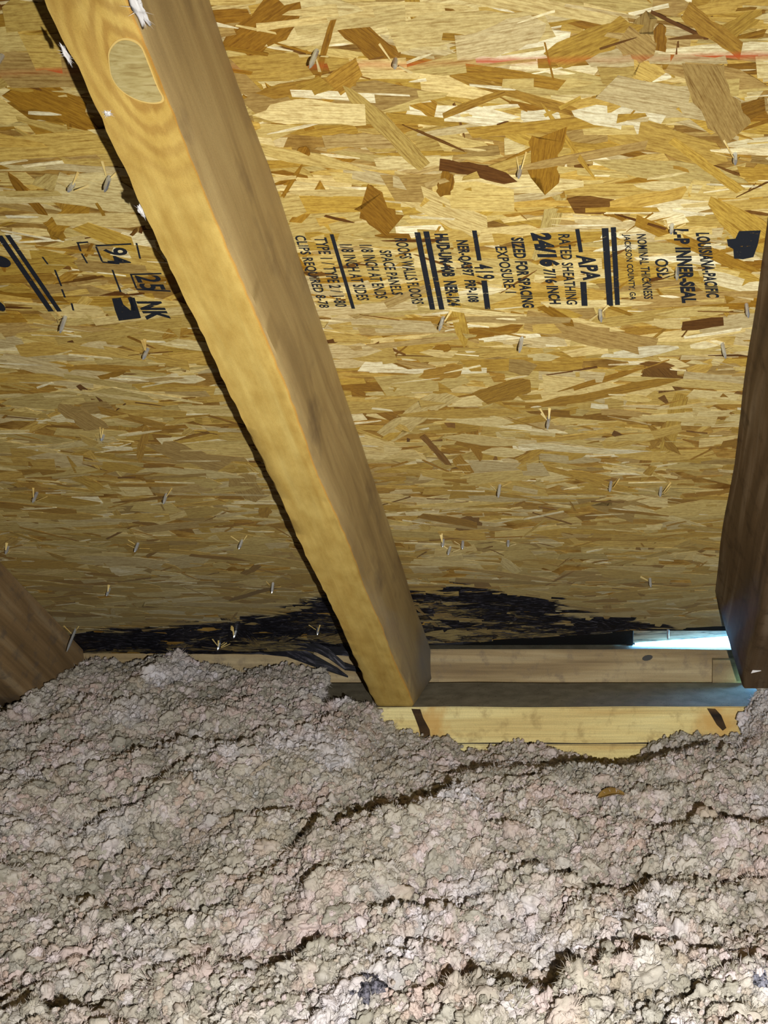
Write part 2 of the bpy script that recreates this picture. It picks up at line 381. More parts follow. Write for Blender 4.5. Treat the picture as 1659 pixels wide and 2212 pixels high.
def strand_geo(X, v, L, Wd, ang, z, kind, seed, tilt=0.0, color=None, nst=5):
    """one wafer: wavy tapering outline, top sheet and skirt. returns verts(in), faces, colours, uv, mold, red, grey"""
    r = random.Random(seed); ts = np.linspace(-0.5, 0.5, nst)
    lo, hi = [], []
    cut1, cut2 = r.uniform(-0.7, 0.7) * Wd, r.uniform(-0.7, 0.7) * Wd
    pointy1, pointy2 = r.random() < 0.45, r.random() < 0.45
    for i, t in enumerate(ts):
        wf = 1.0
        if i == 0: wf = 0.25 if pointy1 else 0.9
        if i == nst - 1: wf = 0.25 if pointy2 else 0.9
        if i == 1 and pointy1: wf = 0.8
        wa, wb = wf * (0.5 + r.uniform(-.10, .10)), wf * (0.5 + r.uniform(-.10, .10))
        sh = (cut1 if i == 0 else 0) + (cut2 if i == nst - 1 else 0)
        bend = 0.06 * Wd * math.sin(t * 5 + seed)
        lo.append((t * L - sh * 0.5, -wa * Wd + bend)); hi.append((t * L + sh * 0.5, wb * Wd + bend))
    ol = lo + hi[::-1]; n = len(ol); ca, sa = math.cos(ang), math.sin(ang)
    P = np.array(ol); x = X + P[:, 0] * ca - P[:, 1] * sa; y = v + P[:, 0] * sa + P[:, 1] * ca
    zz = z + tilt * P[:, 0] / max(L, 0.1) * 2
    top = np.stack([x, y, -zz], 1); bot = np.stack([x, y, -(zz - 0.03)], 1)
    V = np.concatenate([top, bot]) * IN
    faces = []
    m = nst
    for i in range(m - 1):
        a, b, c, d = i, i + 1, n - 2 - i, n - 1 - i
        faces.append((a, d, c, b))
    for i in range(n):
        j = (i + 1) % n; faces.append((i, j, n + j, n + i))
    c = np.array(lin(color if color else r.choice(PAL[kind]))) * r.uniform(0.86, 1.12)
    col = np.tile(np.append(c, 1.0), (2 * n, 1))
    uo = seed * 0.731 % 97
    uv = np.tile(np.stack([P[:, 0] + uo, P[:, 1] + uo * 1.7, np.full(n, 0.0)], 1), (2, 1))
    px, py = proj_roof(x, y)
    jx, jy = r.uniform(-14, 14), r.gauss(0, 7)
    mo = mold_at(px + jx, py + jy); mo = np.where(mo > 0.05, mo + r.uniform(-0.26, 0.2), mo); mo = np.tile(mo, 2); gr = np.tile(falloff_grey_at(px, py), 2)
    rd = np.full(2 * n, r.choice([0.2, 0.4, 0.6, 0.9]) if r.random() < 0.85 else 0.0)
    return V, faces, col, uv, mo, rd, gr
strands = []   # (size in px, args)
def kind_for(hand, a):
    q = random.random()
    if abs(a) < 0.35:
        return 'W' if q < 0.05 else 'P' if q < 0.46 else 'M' if q < 0.80 else 'G' if q < 0.88 else 'D' if q < 0.985 else 'B'
    return 'P' if q < 0.14 else 'M' if q < 0.55 else 'G' if q < 0.62 else 'D' if q < 0.97 else 'B'
hand = [(690, 8, 872, 142, 40, 'D'), (498, 108, 640, 8, 50, 'D'), (750, 185, 915, 360, 28, 'M'), (975, 160, 1270, 250, 17, 'D'), (845, 75, 1185, 48, 60, 'P'),
 (1195, 128, 1375, 48, 42, 'M'), (1188, 75, 1203, 138, 20, 'M'), (1398, 30, 1392, 78, 42, 'G'), (1428, 50, 1424, 108, 26, 'D'), (1345, 75, 1405, 122, 40, 'G'),
 (1125, 252, 1345, 262, 36, 'W'), (1320, 275, 1570, 335, 50, 'M'), (1100, 222, 1450, 300, 15, 'D'), (1510, 140, 1590, 290, 58, 'G'), (1188, 283, 1168, 400, 52, 'D'),
 (1075, 447, 1200, 437, 46, 'D'), (950, 352, 1112, 385, 24, 'B'), (968, 365, 958, 422, 24, 'D'), (868, 415, 1055, 490, 50, 'P'), (785, 425, 850, 490, 50, 'D'),
 (842, 185, 940, 240, 26, 'D'), (575, 182, 602, 220, 15, 'D'), (1090, 280, 1200, 330, 20, 'M'), (0, 325, 195, 318, 42, 'G'), (110, 495, 185, 440, 26, 'D'),
 (18, 375, 95, 462, 18, 'D'), (262, 812, 440, 818, 24, 'W'), (0, 770, 270, 825, 34, 'P'), (170, 830, 252, 895, 11, 'B'), (130, 870, 215, 925, 40, 'G'),
 (300, 995, 318, 920, 11, 'D'), (330, 960, 490, 1005, 42, 'G'), (515, 1025, 555, 1080, 52, 'G'), (1135, 690, 1415, 752, 44, 'G'), (828, 940, 975, 850, 32, 'P'),
 (992, 945, 1165, 990, 30, 'D'), (912, 940, 970, 1002, 11, 'B'), (1040, 862, 1145, 822, 36, 'D'), (910, 810, 1000, 795, 30, 'D'), (1135, 878, 1465, 818, 20, 'D'),
 (1405, 790, 1455, 842, 46, 'B'), (1462, 895, 1405, 965, 18, 'D'), (1300, 1090, 1372, 1108, 48, 'G'), (990, 1120, 1038, 1150, 42, 'B'), (605, 1264, 495, 1296, 9, 'B'),
 (760, 850, 880, 905, 32, 'D'), (985, 100, 1180, 60, 50, 'P'), (1110, 175, 1345, 190, 42, 'P'), (560, 240, 790, 245, 50, 'P'), (700, 305, 880, 300, 30, 'G'),
 (1000, 205, 1190, 215, 24, 'P'), (640, 480, 700, 400, 16, 'D'), (1480, 20, 1600, 110, 26, 'D'), (1370, 140, 1420, 165, 30, 'M'), (680, 190, 720, 40, 9, 'D'),
 (700, 668, 935, 660, 36, 'P'), (930, 640, 1190, 655, 38, 'P'), (1130, 520, 1300, 505, 28, 'M'), (770, 170, 560, 200, 22, 'D'), (1550, 240, 1659, 225, 26, 'G'),
 (395, 800, 418, 742, 8, 'B'), (955, 870, 870, 900, 10, 'D'), (1450, 300, 1600, 410, 14, 'M'), (1120, 960, 1360, 975, 18, 'W'), (820, 990, 1130, 998, 10, 'W'),
 (225, 115, 60, 150, 34, 'G'), (40, 185, 200, 260, 60, 'D'), (0, 235, 130, 250, 30, 'D'), (1240, 700, 1170, 660, 16, 'D')]
seed = 0
for (x1, y1, x2, y2, wp, k) in hand:
    a = on_plane(x1, y1); b = on_plane(x2, y2); seed += 1
    s = 104.7 * (2650 - (y1 + y2) / 2) / 2650; ang = math.atan2(b[1] - a[1], b[0] - a[0])
    comp = abs(math.cos(ang)) * 1.08 + abs(math.sin(ang)) * 1.0
    strands.append((1e6, ((a[0] + b[0]) / 2, (a[1] + b[1]) / 2, math.hypot(b[0] - a[0], b[1] - a[1]), wp / s * comp, ang, random.uniform(0.030, 0.046), k, seed, 0.0, None, 9)))
NS = 21000
for i in range(NS):
    X = random.uniform(-46, 24); v = random.uniform(2, 66); seed += 1
    L = min(max(random.lognormvariate(0.75, 0.55), 0.5), 6.0); Wd = min(max(random.lognormvariate(-1.25, 0.55), 0.07), 0.9)
    q = random.random()
    ang = random.gauss(0, 0.13) if q < 0.80 else random.gauss(0, 0.5) if q < 0.94 else random.uniform(-1.6, 1.6)
    if abs(ang) > 0.5: L *= 0.55; Wd *= 0.9
    L = min(L, 9 * Wd + 1.2)
    ve = float(np.interp(X, EX, EV)) - 0.12
    ext = abs(math.sin(ang)) * L / 2 + Wd / 2
    if v + ext > ve: 
        if v > ve + 1.5: continue
        v = ve - ext - random.uniform(-0.12, 0.1)
    k = kind_for(None, ang)
    if k == 'B': L *= 0.5; Wd *= 0.6
    if k == 'D': L *= 0.85; Wd = min(Wd * 0.85, 0.42)
    z = random.random() ** 0.8 * 0.042
    x_, y_ = proj_roof(X, v); s = 104.7 * (2650 - y_) / 2650
    vis = (-30 < x_ < 1690) and (-30 < y_ < 1400)
    strands.append((L * s * Wd * s * (z > 0.036) if vis else 0, (X, v, L, Wd, ang, z, k, seed, random.uniform(-0.012, 0.012) * 0.8, None, 5)))
for i in range(6500):   # fine slivers lying on top
    X = random.uniform(-46, 24); v = random.uniform(2, 66); seed += 1
    v = min(v, 2e9)
    ve = float(np.interp(X, EX, EV)) - 0.3
    if v > ve: continue
    L = random.uniform(0.25, 1.6); q = random.random()
    k = 'W' if q < 0.33 else 'P' if q < 0.62 else 'D' if q < 0.85 else 'B'
    strands.append((0, (X, v, L, random.uniform(0.03, 0.10), random.gauss(0, 0.16) if k in 'WP' else random.gauss(0, 0.5), random.uniform(0.030, 0.045), k, seed, 0.0, None, 4)))
strands.sort(key=lambda t: -t[0])
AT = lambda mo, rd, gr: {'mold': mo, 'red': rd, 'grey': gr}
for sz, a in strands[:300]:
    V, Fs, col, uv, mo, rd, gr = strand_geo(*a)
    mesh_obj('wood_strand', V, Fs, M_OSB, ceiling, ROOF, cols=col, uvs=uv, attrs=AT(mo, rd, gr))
AV, AF, AC, AU, AM, AR, AG = [], [], [], [], [], [], []; off = 0
for sz, a in strands[300:]:
    V, Fs, col, uv, mo, rd, gr = strand_geo(*a)
    AV.append(V); AC.append(col); AU.append(uv); AM.append(mo); AR.append(rd); AG.append(gr)
    AF += [tuple(i + off for i in f) for f in Fs]; off += len(V)
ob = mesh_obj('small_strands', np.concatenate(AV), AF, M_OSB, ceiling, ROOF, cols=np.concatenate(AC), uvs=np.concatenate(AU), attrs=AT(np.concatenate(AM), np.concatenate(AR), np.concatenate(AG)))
ob['kind'] = 'stuff'

# ------------------------------------------------------------------ printed stamp
INKH = 0.0535
def ink_poly(pts, name='printed_bar'):
    V = [(p[0] * IN, p[1] * IN, -INKH * IN) for p in pts]
    return mesh_obj(name, V, [tuple(range(len(V)))], M_INK, ceiling, ROOF)
def bar(x1, y1, x2, y2, wpx, name='printed_bar'):
    a = on_plane(x1, y1); b = on_plane(x2, y2); s = 104.7 * (2650 - (y1 + y2) / 2) / 2650; h = wpx / s / 2
    dx, dy = b[0] - a[0], b[1] - a[1]; l = math.hypot(dx, dy); nx, ny = -dy / l * h, dx / l * h
    return ink_poly([(a[0] + nx, a[1] + ny), (b[0] + nx, b[1] + ny), (b[0] - nx, b[1] - ny), (a[0] - nx, a[1] - ny)], name)
dg = None
def text(s, x1, y1, x2, y2, hpx, bold=0.0):
    """reads down the slope from pixel 1 to pixel 2 (centre line), letter tops towards +X, hpx letter height in pixels"""
    cu = bpy.data.curves.new('t', 'FONT'); cu.body = s; cu.align_x = 'LEFT'; cu.resolution_u = 3; cu.offset = bold + 0.022; cu.space_character = 1.06
    to = bpy.data.objects.new('t', cu); C.objects.link(to); bpy.context.view_layer.update()
    me = to.to_mesh(); P = np.array([v.co[:] for v in me.vertices]); Fs = [tuple(p.vertices) for p in me.polygons]; to.to_mesh_clear()
    bpy.data.objects.remove(to); bpy.data.curves.remove(cu)
    mn, mx = P.min(0), P.max(0)
    a = np.array(on_plane(x1, y1)); b = np.array(on_plane(x2, y2)); L = np.linalg.norm(b - a); d = (b - a) / L
    sz = 104.7 * (2650 - (y1 + y2) / 2) / 2650; h = hpx * 1.12 / sz
    upv = np.array([1.0, 0.0])
    tx = (P[:, 0] - mn[0]) / (mx[0] - mn[0]) * L; ty = ((P[:, 1] - mn[1]) / (mx[1] - mn[1]) - 0.5) * h
    Q = a + tx[:, None] * d + ty[:, None] * upv
    V = np.stack([Q[:, 0] * IN, Q[:, 1] * IN, np.full(len(Q), -INKH * IN)], 1)
    return mesh_obj('printed_text', V, Fs, M_INK, ceiling, ROOF)
text('LOUISIANA-PACIFIC', 1517, 500, 1540, 640, 26, 0.02)
text('L-P INNER-SEAL', 1470, 492, 1489, 652, 30, 0.03)
text('OSB', 1428, 556, 1434, 598, 26, 0.0)
text('NOMINAL THICKNESS', 1385, 503, 1401, 643, 18, 0.0)
text('JACKSON COUNTY, GA', 1352, 503, 1366, 645, 16, 0.0)
bar(1307, 490, 1318, 658, 14); bar(1325, 488, 1334, 656, 11)
bar(1247, 492, 1255, 542, 9); bar(1260, 606, 1263, 658, 13)
text('APA', 1264, 548, 1280, 603, 36, 0.02)
text('RATED SHEATHING', 1218, 503, 1236, 655, 22, 0.0)
text('24/16', 1168, 500, 1190, 573, 40, 0.05)
text('7/16 INCH', 1186, 578, 1200, 654, 24, 0.02)
text('SIZED FOR SPACING', 1117, 510, 1142, 662, 24, 0.02)
text('EXPOSURE 1', 1082, 530, 1104, 630, 22, 0.0)
bar(1025, 495, 1036, 560, 10); bar(1046, 603, 1054, 665, 12)
text('419', 1043, 568, 1050, 600, 36, 0.0)
text('NER-QA397  PRP-108', 996, 516, 1022, 650, 26, 0.02)
text('HUD-UM-40B  NER-124', 953, 502, 982, 658, 26, 0.03)
bar(902, 499, 935, 666, 12); bar(921, 497, 955, 666, 12)
text('ROOFS WALLS FLOORS', 866, 512, 904, 654, 24, 0.0)
text('SPACE PANELS', 832, 538, 860, 634, 22, 0.0)
text('1/8 INCH AT ENDS', 790, 526, 826, 642, 24, 0.0)
text('1/8 INCH AT SIDES', 747, 525, 786, 646, 24, 0.0)
bar(717, 503, 764, 664, 8)
text('TYPE 1 / TYPE 2 / 1-80', 692, 510, 738, 660, 24, 0.0)
text('CLIPS REQUIRED 8-78', 646, 506, 700, 662, 24, 0.0)
# crest on the far right of the stamp
cx, cv = on_plane(1604, 532); sx = 1 / 84.0
ink_poly([(cx - 32 * sx, cv - 4 * sx), (cx - 36 * sx, cv - 22 * sx), (cx - 18 * sx, cv - 24 * sx), (cx - 12 * sx, cv - 44 * sx), (cx + 34 * sx, cv - 46 * sx), (cx + 32 * sx, cv - 8 * sx),
          (cx + 26 * sx, cv + 26 * sx), (cx + 4 * sx, cv + 32 * sx), (cx - 16 * sx, cv + 30 * sx), (cx - 20 * sx, cv + 4 * sx)], 'printed_crest')
# left stamp: bars, boxed numbers
bar(0, 506, 112, 670, 13); bar(18, 505, 130, 670, 11)
for (a_, b_, c_, d_) in ((93, 552, 105, 568), (120, 580, 134, 615), (135, 622, 142, 640), (156, 652, 160, 668)): bar(a_, b_, c_, d_, 4)
text('94', 248, 532, 260, 568, 46, 0.0)
text('25', 318, 592, 334, 624, 48, 0.0)
for (a_, b_, c_, d_) in ((167, 522, 192, 520), (170, 523, 176, 540), (178, 545, 190, 566), (208, 528, 285, 524), (209, 530, 222, 562), (222, 563, 250, 566), (282, 590, 350, 588), (284, 590, 296, 620), (296, 622, 370, 626),
                         (244, 580, 262, 628), (296, 522, 304, 556)): bar(a_, b_, c_, d_, 4)
for pl_ in ([(243, 642), (262, 640), (268, 655), (284, 668), (283, 640), (292, 640), (306, 684), (258, 690), (250, 668)], [(277, 640), (284, 638), (296, 668), (288, 668)]):
    ink_poly([on_plane(*p) for p in pl_], 'printed_letter')
text('NK', 322, 648, 345, 688, 48, 0.03)
px0, pv0 = on_plane(4, 562)
ink_poly([(px0 + 0.24 * math.cos(t), pv0 + 0.2 * math.sin(t)) for t in np.linspace(0, 6.1, 16)], 'printed_dot')
px0, pv0 = on_plane(0, 658)
ink_poly([(px0 + 0.14 * math.cos(t), pv0 + 0.2 * math.sin(t)) for t in np.linspace(0, 6.1, 16)], 'printed_dot')

# ------------------------------------------------------------------ shingle nail tips with lifted splinters
nails = [(6, 118, 30), (685, 108, 38), (855, 127, 26), (160, 395, 22), (237, 380, 34), (1125, 358, 26), (1588, 330, 22), (142, 682, 34), (958, 685, 30), (1296, 668, 26), (1612, 655, 28),
 (320, 752, 24), (1128, 727, 34), (1560, 740, 34), (1186, 898, 30), (80, 1064, 24), (360, 1066, 24), (1080, 1046, 28), (1320, 1040, 22), (1428, 1052, 20), (18, 1180, 18),
 (299, 1172, 20), (524, 1165, 22), (958, 1164, 18), (1000, 1168, 18), (973, 1180, 20), (1098, 1166, 16), (237, 1270, 18), (590, 1258, 22), (1404, 1248, 20), (224, 938, 14),
 (164, 1358, 50), (475, 1388, 16), (510, 1362, 16), (688, 1356, 16), (1452, 484, 22), (1463, 578, 30)]
for i, (x, y, lp) in enumerate(nails):
    X, v = on_plane(x, y); s = 104.7 * (2650 - y) / 2650; t = (y - PY) / F
    H = lp / (s * (0.812 + 0.584 * t)); tl = random.uniform(-0.12, 0.12); tv = random.uniform(-0.1, 0.15); r = 0.055
    V, Fs = [], []; prof = [(-0.05, r), (H * 0.72, r), (H * 0.9, r * 0.6), (H, 0.008)]
    for (hh, rr) in prof:
        for k in range(8):
            a = k * math.pi / 4; V.append(((X + tl * hh + rr * math.cos(a)) * IN, (v + tv * hh + rr * math.sin(a)) * IN, -hh * IN))
    for q in range(3):
        for k in range(8): Fs.append((q * 8 + k, q * 8 + (k + 1) % 8, q * 8 + 8 + (k + 1) % 8, q * 8 + 8 + k))
    Fs.append(tuple(range(24, 32)))
    mesh_obj('nail_tip', V, Fs, M_STEEL, ceiling, ROOF)
    V, Fs = [], []
    for k in range(random.choice([2, 3, 4, 5])):
        a = random.uniform(0, 2 * math.pi); L = random.uniform(0.12, 0.38); up = random.uniform(0.05, 0.26); b = len(V); ww = random.uniform(0.015, 0.045)
        ca, sa = math.cos(a), math.sin(a)
        base = (X - ca * 0.12 * -1, v + sa * 0.12)
        q = [(base[0] + ca * L - sa * ww, base[1] + sa * L + ca * ww, 0.03), (base[0] + ca * L + sa * ww, base[1] + sa * L - ca * ww, 0.03),
             (base[0] - ca * 0.02 + sa * ww * .4, base[1] - sa * 0.02 - ca * ww * .4, 0.05 + up), (base[0] - ca * 0.02 - sa * ww * .4, base[1] - sa * 0.02 + ca * ww * .4, 0.05 + up)]
        V += [(p[0] * IN, p[1] * IN, -p[2] * IN) for p in q] + [(p[0] * IN, p[1] * IN, -(p[2] + 0.02) * IN) for p in q]
        for f in ((0, 1, 2, 3), (4, 7, 6, 5), (0, 4, 5, 1), (1, 5, 6, 2), (2, 6, 7, 3), (3, 7, 4, 0)): Fs.append(tuple(b + j for j in f))
    mesh_obj('splinter', V, Fs, M_SPLINT, ceiling, ROOF)

# ------------------------------------------------------------------ delaminated, mould-blackened wafers hanging at the lower edge
def hang_strand(pts, wid, seed):
    """ribbon through world points given as (px x, px y, Y) with width in px"""
    r = random.Random(seed); V, Fs = [], []
    n = len(pts)
    for i, (x, y, Y) in enumerate(pts):
        for s, dz in ((-1, 0), (1, 0), (-1, 1), (1, 1)):
            yy = y + s * wid[i] / 2; k = (Y + dz * 0.05) / ray(x, yy)[1]
            p = ray(x, yy) * k; V.append(W(*p))
    for i in range(n - 1):
        a = i * 4; b = a + 4
        Fs += [(a, b, b + 1, a + 1), (a + 2, a + 3, b + 3, b + 2), (a, a + 2, b + 2, b), (a + 1, b + 1, b + 3, a + 3)]
    Fs += [(0, 1, 3, 2), (a + 4, a + 6, a + 7, a + 5)]
    uv = [(i * 0.4 + seed, (j % 4) * 0.2, 0) for i in range(n) for j in range(4)]
    mo = [r.uniform(0.85, 1.1)] * (4 * n); c = lin(random.choice(PAL['G']))
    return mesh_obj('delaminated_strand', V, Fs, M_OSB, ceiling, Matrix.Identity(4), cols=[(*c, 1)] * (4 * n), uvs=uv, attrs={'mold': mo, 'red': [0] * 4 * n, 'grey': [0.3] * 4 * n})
hang_strand([(480, 1402, 42.9), (560, 1398, 42.8), (620, 1402, 42.7), (680, 1428, 42.7), (730, 1450, 42.8), (752, 1462, 42.8)], [16, 30, 34, 26, 14, 4], 3)
hang_strand([(600, 1380, 42.3), (660, 1386, 42.2), (710, 1412, 42.2), (745, 1440, 42.3), (790, 1450, 42.3)], [14, 22, 22, 16, 6], 5)
hang_strand([(560, 1386, 42.5), (640, 1388, 42.5), (700, 1396, 42.45), (760, 1398, 42.4), (800, 1400, 42.3)], [10, 26, 34, 40, 30], 8)
hang_strand([(915, 1388, 42.7), (950, 1389, 42.65), (1000, 1388, 42.6), (1040, 1384, 42.4)], [4, 9, 8, 3], 12)
hang_strand([(905, 1378, 42.1), (960, 1380, 42.2), (1040, 1380, 42.1), (1130, 1374, 41.9)], [12, 12, 10, 3], 14)

# ------------------------------------------------------------------ rafters
def rafter(name, mat, xa_top, xb_top, xa_bot, xb_bot, v_start, tail, parent=None, nseg=60, rag=0.03, hb=HB):
    """tail: list of (top (v,h), bottom (v,h)) stations finishing the end cut. left a, right b"""
    st = []
    v_end = tail[0][1][0]
    for i in range(nseg + 1):
        t = i / nseg; v = v_start + (v_end - v_start) * t
        vt = v_start + (tail[0][0][0] - v_start) * t
        st.append(((vt, HO - 0.062), (v, hb)))
    st += tail[1:]
    V, face, end_grey = [], [], []
    NC = 14
    ocx, ocv = (xa_top + xb_top) / 2, st[-1][0][0]
    for i, ((tv, th), (bv, bh)) in enumerate(st):
        sect = []
        def lerp(a, b, t): return a + (b - a) * t
        ed = min(1.0, max(0.0, (th - bh) / 1.0))
        c = 0.10 * ed
        # left side top -> bottom, underside left -> right, right side bottom -> top, top
        H = th - bh
        def P(u, hfrac): # u 0 left..1 right at height fraction (0 top, 1 bottom)
            return lerp(lerp(xa_top, xb_top, u), lerp(xa_bot, xb_bot, u), hfrac), lerp(tv, bv, hfrac), lerp(th, bh, hfrac)
        wd = 1.5
        sect = [P(0, 0), P(0, .33), P(0, .66), P(0, 1 - c / max(H, .5) * .8), P(c / wd * .5, 1), P(.25, 1), P(.5, 1), P(.75, 1), P(1 - c / wd, 1), P(1, 1 - 1.1 * c / max(H, .5)), P(1, .75), P(1, .5), P(1, .25), P(1, 0)]
        fc = [0, 0, 0, 0, 0, 0, 0, 0, .12, .8, 1, 1, 1, 1]
        for j, (x, v, h) in enumerate(sect):
            amp = rag * (1.0 if j in (3, 4, 8, 9) else 0.35)
            q = Vector((v * 2.5, j * 7.1 + xa_top, h)); q2 = Vector((v * 0.25, j * 0.5, 3.0 + xa_top))
            dx = amp * mnoise.noise(q) * 1.2 + 0.10 * mnoise.noise(q2)
            if j in (3, 4): dx += rag * 1.1 * abs(mnoise.noise(Vector((v * 9, 1.3, 0))))
            dh = amp * mnoise.noise(q + Vector((9, 9, 9)))
            if j == 0 or j == 13: dh = 0
            V.append(((x + dx - ocx) * IN, (v - ocv) * IN, (h + dh - HO) * IN)); face.append(fc[j])
            end_grey.append(0.0)
    n = len(st); Fs = []
    for i in range(n - 1):
        for j in range(NC):
            k = (j + 1) % NC; a = i * NC
            Fs.append((a + j, a + NC + j, a + NC + k, a + k))
    Fs.append(tuple(range(NC))); Fs.append(tuple(reversed(range((n - 1) * NC, n * NC))))
    # greyer right side face near the eave end, fading towards the underside
    VV = np.array(V)
    gv = VV[:, 1] / IN + ocv; px, py = proj_roof(VV[:, 0] / IN + ocx, gv, HO + VV[:, 2] / IN)
    face = np.array(face)
    gr = np.clip((gv - (tail[-1][0][0] - 3.2)) / 2.0, 0, 1) * np.where(face > .5, 1.0, 0.0) * np.clip((VV[:, 2] / IN + 3.0) / 1.5, 0, 1)
    mw = ROOF @ Matrix.Translation((ocx * IN, ocv * IN, 0))
    o = mesh_obj(name, V, Fs, mat, parent, mw, smooth=False, attrs={'face': face, 'end_grey': gr})
    o.data.shade_smooth()
    md = o.modifiers.new('edge', 'EDGE_SPLIT'); md.split_angle = math.radians(50)
    return o, (ocx, ocv)
def vh(Y, Z): return (Y * cth - Z * sth, Y * sth + Z * cth)
PT = -12.40; PF, PR = 39.1, 42.6              # plate top, front, rear
zt = (HO - 0.062 - PR * sth) / cth
endtop = vh(PR, zt)
bfront = ((HB * cth - PT) , )                 # placeholder
# underside meets plate top: v sth = HB cth - PT
vb = (HB * cth - PT) / sth
seat0 = (vb - 0.04, HB); seat1 = vh(PR, PT + 0.04)
def between(a, b, t): return (a[0] + (b[0] - a[0]) * t, a[1] + (b[1] - a[1]) * t)
topstart = (vb - 1.2, HO - 0.062)
tail = [(topstart, seat0)] + [(between(topstart, endtop, t), between(seat0, seat1, t)) for t in (0.25, 0.5, 0.75, 0.9, 1.0)]
r_mid, om = rafter('rafter', M_RAFT, -9.98, -8.48, -9.98, -8.48, -20, tail, nseg=220, rag=0.035)
tag(r_mid, 'yellow pine rafter crossing the picture diagonally, knot near its top end', 'rafter', 'rafters under the roof sheathing')
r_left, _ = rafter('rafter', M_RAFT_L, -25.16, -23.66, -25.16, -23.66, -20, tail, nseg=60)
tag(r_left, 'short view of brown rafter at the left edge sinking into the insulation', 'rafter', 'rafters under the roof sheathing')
# right rafter leans and ends in a plumb cut above the plate
a_t = on_plane(1554, 1274); 
bt = vh(37.85, -11.25); bt = (bt[0], HB + 0.05)
tail_r = [((a_t[0] * 0 + a_t[1], HO - 0.062), bt)]
def rt(Y, Z): return vh(Y, Z)
e_t = (a_t[1], HO - 0.062)
tail_r += [(e_t, bt)]
tail_r = [((a_t[1] - 0.01, HO - 0.062), (bt[0] - 0.01, bt[1])), (e_t, bt)]
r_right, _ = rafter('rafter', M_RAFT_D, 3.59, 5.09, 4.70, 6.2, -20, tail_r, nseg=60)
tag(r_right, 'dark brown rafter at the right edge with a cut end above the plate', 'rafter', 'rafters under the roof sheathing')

# knot on the main rafter
def rafter_local(o, x, y, h):
    X, v = on_plane(x, y, h); return X, v
kpts = [(236, 108), (262, 82), (302, 92), (318, 130), (340, 190), (356, 215), (330, 222), (290, 212), (258, 190), (242, 165), (238, 140)]
def face_patch(name, pix, h, mat, parent, th=0.012, pull=1.0):
    V = []
    c = np.mean([on_plane(x, y, h) for x, y in pix], axis=0)
    for z in (h - th, h + 0.15):
        for (x, y) in pix:
            X, v = on_plane(x, y, h)
            V.append(Vector((X * IN, v * IN, (z - HO) * IN)))
    n = len(pix); V.append(Vector((c[0] * IN, c[1] * IN, (h - th - 0.01 - HO) * IN)))
    Fs = [(i, (i + 1) % n, 2 * n) for i in range(n)] + [(i, n + i, n + (i + 1) % n, (i + 1) % n) for i in range(n)]
    return mesh_obj(name, V, Fs, mat, parent, ROOF)
def knot_mat():
    n = NT('knot_wood'); v = n.obj((70, 330, 1)); a = n.noise(v, 1.0, 4, 0.6, 1.2)
    col = n.ramp(a, [(0.3, lin((160, 138, 84))), (0.5, lin((184, 166, 110))), (0.7, lin((200, 184, 132)))])
    crack = n.noise(n.obj((40, 420, 1)), 1.0, 2, 0.4, 0.8)
    col = n.mix(n.ramp(crack, [(0.62, g1(0)), (0.68, g1(0.6))]), col, lin((140, 112, 64)))
    n.bump(a, 0.4, 0.0004); return n.fin(col, 0.6, 0.2)
M_KNOT = knot_mat()
M_RIM = NT('pale_knot_rim').fin(lin((224, 192, 116)), 0.6, 0.2)
def smooth_poly(p, it=3):
    for _ in range(it):
        q = []
        for i in range(len(p)):
            a, b = np.array(p[i]), np.array(p[(i + 1) % len(p)]); q += [tuple(a * .75 + b * .25), tuple(a * .25 + b * .75)]
        p = q
    return p
kpts = smooth_poly(kpts); kc = np.mean(kpts, axis=0)
face_patch('knot_rim', [tuple(kc + (np.array(p) - kc) * 1.06) for p in kpts], HB, M_RIM, r_mid, 0.016)
face_patch('knot', kpts, HB, M_KNOT, r_mid, 0.026)

def lint(name, x, y, h, size, seed, label, stretch=(1, 1), depth=None):
    X, v = on_plane(x, y, h); bm = bmesh.new(); r = random.Random(seed)
    bmesh.ops.create_icosphere(bm, subdivisions=3, radius=1)
    for q in bm.verts:
        k = 0.75 + 0.8 * mnoise.noise(q.co * 1.7 + Vector((seed, 0, 0))) + 0.35 * mnoise.noise(q.co * 5 + Vector((seed, 3, 0)))
        q.co = Vector((q.co.x * k * size * stretch[0], q.co.y * k * size * stretch[1], q.co.z * k * size * 0.6)) * IN
    for k in range(14):
        a = r.uniform(0, 6.28); l = r.uniform(0.8, 1.9) * size * IN; w_ = 0.006 * IN
        p = Vector((math.cos(a) * size * 0.5 * IN * stretch[0], math.sin(a) * size * 0.5 * IN * stretch[1], -0.1 * size * IN)); d = Vector((math.cos(a), math.sin(a), r.uniform(-.6, .2))) * l
        s_ = Vector((-math.sin(a), math.cos(a), 0)) * w_
        vs_ = [bm.verts.new(p + s_), bm.verts.new(p - s_), bm.verts.new(p + d)]; bm.faces.new(vs_)
    me = bpy.data.meshes.new(name); bm.to_mesh(me); bm.free(); me.materials.append(M_LINT); me.shade_smooth()
    o = bpy.data.objects.new(name, me); C.objects.link(o); o.matrix_world = ROOF @ Matrix.Translation((X * IN, v * IN, (h - HO) * IN))
    tag(o, label, 'lint', 'white fluff caught on the diagonal rafter'); return o
lint('lint_tuft', 300, 20, HB - 0.02, 0.13, 1, 'long wisp of white fluff on the rafter edge at the picture top', (0.9, 2.4))
lint('lint_tuft', 233, 245, HB - 0.02, 0.06, 2, 'tiny white fleck on the rafter face just below the knot', (1, 1.2))
lint('lint_tuft', 143, 118, HB + 0.1, 0.07, 3, 'white fluff on the shadowed rafter edge left of the knot', (0.9, 3.0))
lint('lint_tuft', 306, 457, HB + 0.1, 0.08, 4, 'white fluff on the left rafter edge above the boxed numbers', (0.8, 2.4))

